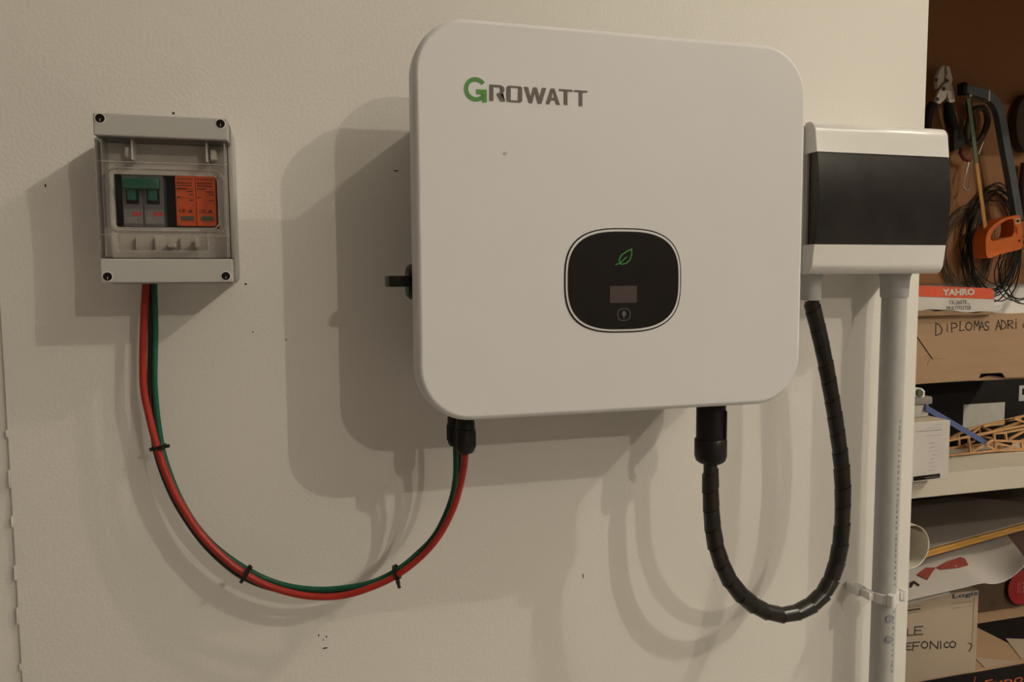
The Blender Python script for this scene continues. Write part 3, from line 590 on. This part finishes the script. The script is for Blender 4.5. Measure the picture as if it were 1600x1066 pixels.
# stick bridge
TB = thing('stick_bridge', 'small truss bridge model of thin wooden sticks on the shelf', 'model', (1.18, .19, ST))
def T(u, v): return (1470+u/10.66, 640+v/10.66)
def stick(a, b, ya, yb, w=.0034):
    p, q = at(*T(*a), ya), at(*T(*b), yb); p.z = max(p.z, ST+.0018); q.z = max(q.z, ST+.0018)
    d = q-p; L = d.length; d.normalize(); s = d.cross(Vector((0, 1, 0))).normalized() if abs(d.y) < .9 else Vector((1, 0, 0)); part(TB, 'stick', obox(NB(), (p+q)/2, d, s, d.cross(s), L, w, w), WOOD, None)
YA, YB = .165, .215
for a, b in (((100,766),(890,685)), ((880,685),(1500,690)), ((100,523),(850,375)), ((850,370),(1500,245)), ((460,470),(490,720)), ((880,380),(910,680)), ((1340,510),(1350,700)), ((520,700),(870,505)), ((890,550),(1340,660)), ((905,520),(1335,530)), ((1335,525),(1500,455)), ((880,400),(1060,385)), ((1060,385),(1500,300)), ((1130,500),(1420,340)), ((1075,390),(1088,510)), ((520,400),(640,300)), ((715,575),(890,665)), ((1350,500),(1480,680))): stick(a, b, YA, YA)
for a, b in (((100,490),(290,410)), ((290,410),(600,290)), ((600,290),(1500,80)), ((100,695),(640,590)), ((640,590),(900,565)), ((290,415),(310,640)), ((640,300),(645,395)), ((350,620),(560,520)), ((660,440),(880,485)), ((690,295),(880,370)), ((1050,185),(1330,150)), ((1120,560),(1340,600)), ((1130,560),(1140,655)), ((1180,560),(1180,655))): stick(a, b, YB, YB)
for a, b in (((880,360),(1330,210)), ((165,500),(290,412)), ((850,375),(690,290)), ((890,685),(1100,560)), ((700,280),(1050,220)), ((1220,150),(1400,215)), ((430,350),(600,290)), ((620,430),(860,375))): stick(a, b, YA, YB)
for a in (-.5,): 
    p = at(*T(1090, 730), .20); part(TB, 'round_foot', cyl(NB(), (p.x, .195, ST+.0075), (p.x, .203, ST+.0075), [(0, .0072), (1, .0072)], 16), BLACKM)

# ================================================================ TOOLS ON THE PANEL
YT = .375
def tools(l, y, o): return pxpoly(l, y, *o)
O8 = (1440, 90, 8.2)
PL = thing('crimping_pliers', 'steel-jawed pliers with black handles hanging on the brown panel', 'pliers', at(1471, 230, YT))
STL = mat('plier_steel', (.66, .60, .52), .42, metal=.2, var=.08)
part(PL, 'jaw', extrude_poly(NB(), tools([(250,105),(265,120),(250,180),(268,215),(255,310),(240,330),(175,410),(170,250),(205,170)], YT, O8), YT-.006, YT+.002, .001), STL, None)
part(PL, 'jaw', extrude_poly(NB(), tools([(298,108),(330,130),(355,240),(372,290),(345,380),(290,320),(285,240),(302,200),(290,150)], YT, O8), YT-.006, YT+.002, .001), STL, None)
part(PL, 'joint_plate', extrude_poly(NB(), tools([(280,325),(342,382),(345,450),(372,575),(310,605),(280,560),(275,470),(268,430),(258,470),(255,540),(180,610),(115,580),(165,450),(230,360)], YT, O8), YT-.0115, YT-.0062, .001), STL, None)
for x, z in ((205,280), (343,292), (272,405), (192,537), (315,545)):
    p = at(1440+x/8.2, 90+z/8.2, YT-.01); rv_ = part(PL, 'rivet', cyl(NB(), (p.x, YT-.0118 if z > 350 else YT-.0062, p.z), (p.x, YT-.0135 if z > 350 else YT-.008, p.z), [(0, .0040), (1, .0034)], 12), mat('rivet_dark', (.06, .055, .05), .5))
hp = [at(1440+x/8.2, 90+z/8.2, YT-.004) for x, z in ((335,570),(345,680),(365,780),(395,880),(430,960),(440,1060))]
part(PL, 'handle', tube(NB(), spline(hp, 4), lambda i: .0075+.0004*min(i, 8), 12), BLACKM)
hp = [at(1440+x/8.2, 90+z/8.2, YT-.004) for x, z in ((140,590),(100,690),(75,800),(70,900))]
part(PL, 'handle', tube(NB(), spline(hp, 4), .0085, 12), BLACKM)
p = at(1497, 218, YT-.02); bm = NB(); extrude_poly(bm, pxpoly([(1486,203),(1494,202),(1502,212),(1507,222),(1503,230),(1493,232),(1486,237)], YT-.006), YT-.014, YT-.002, .002); part(PL, 'handle_latch', bm, BLACKP, None)
# hacksaw
HS = thing('hacksaw', 'small hacksaw with orange handle hanging on the brown panel', 'saw', at(1570, 405, .36))
YH = .350
SAWG = mat('saw_frame_grey', (.062, .072, .078), .4, var=.1)
fr = [at(x, z, YH) for x, z in ((1504,139),(1522,144),(1538,149),(1549,156),(1558,170),(1563,190),(1571,235),(1581,290),(1590,345))]
bm = NB(); F_ = frames(spline(fr, 4))
loft(bm, [[p + Vector((0, 1, 0))*a*.0065 + t.cross(Vector((0, 1, 0)))*b*.0085 for a, b in ((-1,-1),(1,-1),(1,1),(-1,1))] for p, t, n_, b_ in F_]); FRm = part(HS, 'frame', bm, SAWG, 30)
p = at(1504, 139, YH); part(FRm, 'end_cap', box(NB(), p.x-.006, p.x+.0045, YH-.0078, YH+.0078, p.z-.011, p.z+.011, .001, 1), BLACKM)
p = at(1541, 151, YH); part(FRm, 'steel_collar', box(NB(), p.x-.002, p.x+.0015, YH-.0075, YH+.0075, p.z-.0105, p.z+.0105), STEEL)
def blade(a, b, m): 
    p, q = at(*a, YH), at(*b, YH); d = q-p; L = d.length; d.normalize(); s = d.cross(Vector((0, 1, 0))).normalized()
    return part(HS, 'blade_half', obox(NB(), (p+q)/2, d, s, d.cross(s), L, .0085, .0012), m, None)
blade((1513,153), (1526,255), mat('blade_green', (.085, .12, .06), .5)).__setitem__('label', 'green painted half of the blade')
blade((1526,255.2), (1539.5,356), mat('blade_yellow', (.46, .22, .045), .5)).__setitem__('label', 'yellow painted half of the blade')
p = at(1513, 150, YH); part(HS, 'blade_pin', cyl(NB(), (p.x, YH-.006, p.z), (p.x, YH+.006, p.z), [(0, .003), (1, .003)], 10), STEEL)
O5 = (1480, 280, 5.33)
outer = [(600,298),(612,330),(625,420),(630,540),(615,580),(550,600),(440,625),(360,658),(330,640),(322,560),(325,480),(345,430),(400,370),(480,325),(560,305)]
inner = [(550,328),(556,360),(558,410),(550,460),(535,478),(500,488),(440,502),(385,516),(366,505),(364,485),(375,450),(400,412),(435,380),(485,347),(525,333)]
YO = YH-.016
def sm(l, y): return resample([(v.x, v.y) for v in spline([(*q, 0) for q in pxpoly(l+l[:1], y, *O5)], 4)][:-1], 60)
def align(a, b):
    k = min(range(60), key=lambda k: sum((a[i][0]-b[(i+k) % 60][0])**2+(a[i][1]-b[(i+k) % 60][1])**2 for i in range(0, 60, 4))); return b[k:]+b[:k]
A_ = sm(outer, YO); B_ = align(A_, sm(inner, YO))
HD = part(HS, 'handle', poly_hole(NB(), A_, B_, YO, YO+.030), ORANGE, 45, label='orange plastic D-shaped handle')
part(HD, 'square_emblem', extrude_poly(NB(), pxpoly([(566,328),(600,326),(604,370),(570,374)], YO, *O5), YO-.0006, YO), mat('emblem_cream', (.50, .42, .22), .6), None)
part(HD, 'emblem_core', extrude_poly(NB(), pxpoly([(574,338),(594,337),(597,360),(577,362)], YO, *O5), YO-.001, YO-.0006), BLACKM, None)
p = at(1480+600/5.33, 280+512/5.33, YO); part(HD, 'handle_screw', cyl(NB(), (p.x, YO+.001, p.z), (p.x, YO-.0008, p.z), [(0, .0024), (1, .0022)], 10), BLACKM)
for k in range(5): 
    p = at(1480+(562+6*k)/5.33, 280+(400+4*k)/5.33, YO); part(HD, 'grip_line', box(NB(), p.x-.0004, p.x+.0004, YO-.0005, YO, p.z-.010, p.z+.004), mat('orange_dark', (.45, .06, .015), .5))
# dark strap tool with red grip and steel loop
SC = thing('strap_clip', 'dark leather-like loop hanging behind the hacksaw blade', 'strap', at(1522, 228, YT))
lp = [at(x, z, YT+.004) for x, z in ((1535,168),(1522,172),(1514,190),(1511,210),(1516,224),(1528,222),(1537,208),(1543,190),(1541,174),(1535,168))]
part(SC, 'loop', tube(NB(), spline(lp, 5), .0062, 10), mat('leather_dark', (.045, .022, .012), .5, var=.2))
part(SC, 'cross_strap', tube(NB(), [at(1513, 158, YT+.002), at(1520, 200, YT+.001), at(1515, 222, YT+.002)], .006, 10), BLACKM)
part(SC, 'buckle_bar', tube(NB(), [at(1536, 222, YT-.004), at(1529, 241, YT-.006)], .0016, 8), STEEL)
CA = thing('snap_hook', 'bent steel wire hook with red top hanging beside the hacksaw blade', 'hook', at(1508, 298, YT))
lp = [at(x, z, YT) for x, z in ((1514,251),(1510,268),(1506,284),(1506,293),(1511,298),(1515,292),(1517,275),(1518,250))]
part(CA, 'wire_loop', tube(NB(), spline(lp, 5), .0017, 8), STEEL)
part(CA, 'red_top', tube(NB(), [at(1503, 228, YT), at(1501, 240, YT), at(1506, 248, YT), at(1516, 251, YT)], .0042, 10), mat('hook_red', (.16, .012, .010), .5))
# wire coils
WB = mat('wire_black', (.010, .009, .008), .45); WG = mat('wire_grey', (.10, .075, .05), .5)
def coil(name, label, cx, cz, rx, rz, n, r, m, y0, seed, hang=.0, jit=.10, dy=.0022):
    rnd = random.Random(seed); root = thing(name, label, 'wire', (cx, y0, cz-rz), 'wire coils on the brown panel')
    for k in range(n):
        a, b = rx*rnd.uniform(1-jit, 1+jit*.5), rz*rnd.uniform(1-jit, 1+jit*.5); ox, oz = rnd.uniform(-.10, .10)*rx, rnd.uniform(-.08, .08)*rz; th = rnd.uniform(-.25, .25); ph = rnd.uniform(0, 6.28)
        pts = []
        for i in range(41):
            t = 2*math.pi*i/40; w = 1+.05*math.sin(2*t+ph)+.04*math.sin(3*t+2*ph)
            u, v = a*w*math.cos(t), b*w*math.sin(t); pts.append((cx+ox+u*math.cos(th)-v*math.sin(th), y0+rnd.uniform(-.0007, .0007)-dy*(k % 5), cz+oz+u*math.sin(th)+v*math.cos(th)))
        part(root, 'wire_loop', tube(NB(), pts, r, 6, False), m, 60)
    return root
YW = .385
c1 = at(1549, 378, YW); coil('wire_coil', 'tangled coil of black wire behind the orange saw handle', c1.x, c1.z, .070, .108, 11, .00135, WB, YW, 3, jit=.16)
c2 = at(1513, 392, YW); coil('wire_coil', 'fine brown-grey wire coil between the white fuse box and black coil', c2.x, c2.z, .066, .085, 16, .0007, WG, YW+.0065, 5, jit=.22, dy=.0005)
c3 = at(1585, 425, YW); coil('wire_coil', 'loose black wire loops drooping below the orange saw handle', c3.x, c3.z, .062, .062, 5, .0012, WB, YW-.016, 9, jit=.2)
# round dark things at the right edge
p = at(1601, 193, .385); bm = NB(); cyl(bm, (p.x, .394, p.z), (p.x, .372, p.z), [(0, .030), (.1, .034), (.9, .034), (1, .030)], 28)
for v in bm.verts: v.co.z = p.z+(v.co.z-p.z)*1.75
single('dark_disc', bm, mat('disc_brown', (.035, .018, .009), .8, var=.2), 'dark oval pad at the right edge above the saw handle', 'disc')  # dark brown oval disc in front of the tool board
p = at(1600, 305, .385); single('tool_grip', tube(NB(), [at(1602, 255, .38), at(1598, 290, .38), at(1600, 345, .38)], .0085, 10), mat('grip_brown', (.05, .022, .012), .5), 'dark tool grip at the right edge beside the saw frame', 'tool')

# ================================================================ LOWER COMPARTMENT
# stack of boards
DBT = 1.0
bt = thing('drawing_board', 'grey-faced boards with yellow edges lying tilted under the shelf', 'board', (1.15, .25, .98))
BGY = mat('board_grey', (.25, .215, .19), .7, var=.06, scale=10); BYE = mat('board_yellow', (.46, .25, .05), .6, var=.2, scale=40, stretch=(1, 1, 12))
pl4 = [(.905, .110), (1.45, .232), (1.30, .36), (.89, .36)]
for k, (z, th, m, ins) in enumerate(((1.0035, .0022, BGY, 0), (.9985, .0048, BYE, .0005), (.9925, .0055, BYE, .002))):
    bm = NB(); v0 = [bm.verts.new((x, y+ins, z-th)) for x, y in pl4]; v1 = [bm.verts.new((x, y+ins, z)) for x, y in pl4]
    bm.faces.new(v0[::-1]); bm.faces.new(v1); [bm.faces.new((v0[i], v0[(i+1) % 4], v1[(i+1) % 4], v1[i])) for i in range(4)]
    part(bt, 'board', bm, m, None)
# paper tube
PT = thing('paper_tube', 'open white paper tube poking out beside the wall end', 'tube', (.900, .12, 1.004))
bm = NB(); n = 32; tx, tz, r0 = .8975, 1.0385, .0345
Lq = lambda r, y: [(tx+r*math.cos(2*math.pi*k/n), y, tz+r*math.sin(2*math.pi*k/n)) for k in range(n)]
loft(bm, [Lq(r0, .062), Lq(r0, .345), Lq(r0-.0014, .345), Lq(r0-.0014, .0625), Lq(r0, .062)], False, False); part(PT, 'tube_wall', bm, mat('tube_paper', (.62, .59, .50), .7))
bm = NB(); loft(bm, [Lq(r0-.0015, .30), Lq(r0-.0015, .303)]); part(PT, 'inner_plug', bm, mat('tube_plug', (.50, .47, .40), .8))
bm = NB(); loft(bm, [[(tx+(r0-.0016-i)*math.cos(R(40+70*k/8)), y, tz+(r0-.0016-i)*math.sin(R(40+70*k/8))) for k in range(9)] for i, y in ((0, .068), (.002, .066), (.003, .09), (0, .09))], False, False, closed=False); part(PT, 'curled_edge', bm, CARDD)
# carton with handwriting
KC = thing('cardboard_box', 'pale cardboard box with handwritten capitals under the loose papers', 'box', (.96, .18, .806))
PALE = mat('pale_card', (.34, .275, .21), .85, var=.05, scale=8)
kx0, kx1, ky, kz0, kz1 = .846, 1.055, .082, .8062, .9440
part(KC, 'body', box(NB(), kx0, kx1, ky, .33, kz0, kz1, .0025, 2), PALE)
part(KC, 'corner_strip', box(NB(), kx1-.0110, kx1-.0030, ky-.0005, ky-.0001, .850, .9425), mat('strip_brown', (.36, .27, .19), .5))  # narrow brown strip down the right of the front face
bm = NB(); pen(bm, 'LEEFONICO', [(100,152,590,650),(165,238,568,642),(93,137,715,778),(150,212,708,782),(225,285,702,762),(305,378,702,768),(390,410,700,765),(428,472,708,757),(480,535,700,757)], ky, .0018, 1400, 880, 5.73); part(KC, 'handwriting', bm, INKB, None, label='black marker capitals in two lines')
bm = NB(); text_px(bm, 'Logist', 1488, 922, 1535.5, 937.5, ky-.0002, bold=.02); part(KC, 'blue_print', bm, mat('print_navy', (.02, .035, .07), .6), None)
bm = NB(); lines_px(bm, [(1487,1518,942,3.2), (1488,1523,948.5,4.6)], ky); part(KC, 'grey_print', bm, mat('print_brown', (.25, .19, .15), .7), None)
bm = NB(); lines_px(bm, [(1416,1441,947.5,3.4), (1416,1438,953,1.2), (1416,1435,957.5,3)], ky); part(KC, 'dark_print', bm, INKB, None)
bm = NB(); ribbon(bm, pxpoly([(1513,1005),(1518,1007),(1517,1013),(1514,1018)], ky), .0018, ky); part(KC, 'ink_mark', bm, INKB, None)
# loose papers
def sheet(name, label, front, back, y0, y1, m, n=18, sag=0.0):
    bm = NB(); a = spline([at(x, z, y0) for x, z in front], 6); b = spline([Vector(q) for q in back], 6); k = min(len(a), len(b)); rows = []
    for i in range(9):
        t = i/8; rows.append([a[int(j*(len(a)-1)/(n-1))].lerp(b[int(j*(len(b)-1)/(n-1))], t) + Vector((0, 0, -sag*math.sin(math.pi*t))) for j in range(n)])
    loft(bm, rows, False, False, closed=False); o = single(name, bm, m, label, 'paper', 'loose papers under the boards')
    md = o.modifiers.new('thickness', 'SOLIDIFY'); md.thickness = .0008; return o
s1 = sheet('paper_sheet', 'curled white paper sheet with red print above the pale box', [(1400,943),(1422,937),(1470,926),(1510,917),(1535,911),(1552,912.5),(1570,908),(1588,896),(1606,878)],
  [(.88, .24, .966), (1.0, .25, .967), (1.12, .255, .968), (1.2, .25, .969), (1.28, .24, .972)], .060, .25, PAPER, sag=0)
bm = NB(); extrude_poly(bm, [(at(x, z, .09).x, at(x, z, .09).z) for x, z in ((1433,902),(1462,889),(1449,906))], .0, .001); bm.free()
RP = mat('red_print_paper', (.26, .045, .035), .7)
bpy.context.view_layer.update()
def decal(px, m, name, lift=.0012):
    """red printed areas follow the sheet: cut from the sheet's own surface"""
    dg = bpy.context.evaluated_depsgraph_get(); ev = s1.evaluated_get(dg); inv = s1.matrix_world.inverted(); bm = NB(); vs2 = []
    for x, z in px:
        o_, d_ = CAM, (at(x, z, 0)-CAM).normalized(); ok, loc, no, _ = ev.ray_cast(inv @ o_, (inv.to_3x3() @ d_).normalized())
        if not ok: continue
        w = s1.matrix_world @ loc; vs2.append(w)
    if len(vs2) < 3: return
    f0 = [bm.verts.new(w+Vector((0, -.0002, lift))) for w in vs2]; f1 = [bm.verts.new(w+Vector((0, -.0002, lift-.0006))) for w in vs2]; bm.faces.new(f0); bm.faces.new(f1[::-1])
    for i in range(len(f0)): bm.faces.new((f0[i], f0[(i+1) % len(f0)], f1[(i+1) % len(f0)], f1[i]))
    part(s1, name, bm, m, None)
decal([(1432,899),(1446,888),(1462,888),(1456,896),(1449,907),(1440,903)], RP, 'red_print')
decal([(1462,888),(1480,878),(1500,871.5),(1508,874),(1513,884),(1498,888),(1470,891)], RP, 'red_print')
decal([(1422,911),(1428,908.5),(1437,915),(1435,917),(1428,912),(1424,919),(1421,919)], INKB, 'black_print')
sheet('paper_sheet', 'thin paper sheet edge showing just under the curled white sheet', [(1400,947),(1422,943),(1455,934),(1485,927)], [(.87, .22, .961), (.93, .22, .961), (.99, .22, .961), (1.05, .22, .961)], .066, .22, mat('paper_cream', (.60, .57, .52), .8))
# box with the red badge behind
RBx = thing('printed_box', 'dim maroon box with round red badge behind the papers', 'box', (1.3, .32, .806))
yr = .255
part(RBx, 'body', box(NB(), 1.130, 1.50, yr, .37, .893, .962, .002, 1), mat('maroon', (.075, .035, .030), .6, var=.15))
p = at(1596, 918, yr); part(RBx, 'red_badge', cyl(NB(), (p.x, yr, p.z), (p.x, yr-.0012, p.z), [(0, .034), (1, .034)], 32), mat('badge_red', (.28, .012, .014), .5), None)
bm = NB(); text_px(bm, '03', 1589, 909, 1601, 928, yr-.0013); part(RBx, 'badge_print', bm, mat('badge_pink', (.42, .14, .12), .6), None)
part(RBx, 'under_box', box(NB(), 1.135, 1.50, yr+.006, .37, .806, .8928, .001, 1), mat('dark_brown_card', (.07, .04, .022), .8, var=.2))
FD = thing('backdrop', 'dark brown folder added to stand in for dark clutter behind the boards', 'backdrop', (1.45, .398, .4364))  # added dark backdrop standing in for unidentified clutter behind the boards
part(FD, 'cover', box(NB(), 1.06, 1.85, .3880, .3900, .4364, 1.095, .0005, 1), mat('backdrop_brown', (.045, .024, .014), .7, var=.3, scale=12))
part(FD, 'backdrop_core', box(NB(), 1.065, 1.845, .3902, .4060, .4380, 1.090), mat('backdrop_tan', (.30, .24, .17), .9))
# black carton below with tan flaps
BC = thing('black_carton', 'black carton with orange lettering under the pale cardboard box', 'box', (1.2, .22, .436))
part(BC, 'body', box(NB(), .852, 1.60, .090, .385, .4362, .8000, .002, 1), BLACKM)
part(BC, 'top_flap', box(NB(), .853, 1.20, .0905, .23, .8002, .8024), CARD); part(BC, 'top_flap', box(NB(), .853, 1.59, .232, .384, .8002, .8024), CARD)
bm = NB()
for q in (((1.085, .093), (1.155, .0935), (1.098, .125)), ((1.17, .10), (1.30, .13), (1.21, .165))):
    v0 = [bm.verts.new((x, y, .8026)) for x, y in q]; v1 = [bm.verts.new((x, y, .8036)) for x, y in q]; bm.faces.new(v0[::-1]); bm.faces.new(v1); [bm.faces.new((v0[i], v0[(i+1) % 3], v1[(i+1) % 3], v1[i])) for i in range(3)]
part(BC, 'paper_scrap', bm, PALE, None)
bm = NB(); text_px(bm, 'Expor', 1538, 1050, 1612, 1082, .0898, bold=.0); ribbon(bm, pxpoly([(1522,1066),(1524,1058)], .0898), .0015, .0898); part(BC, 'orange_lettering', bm, mat('letter_orange', (.42, .10, .03), .6), None, label='orange lettering')
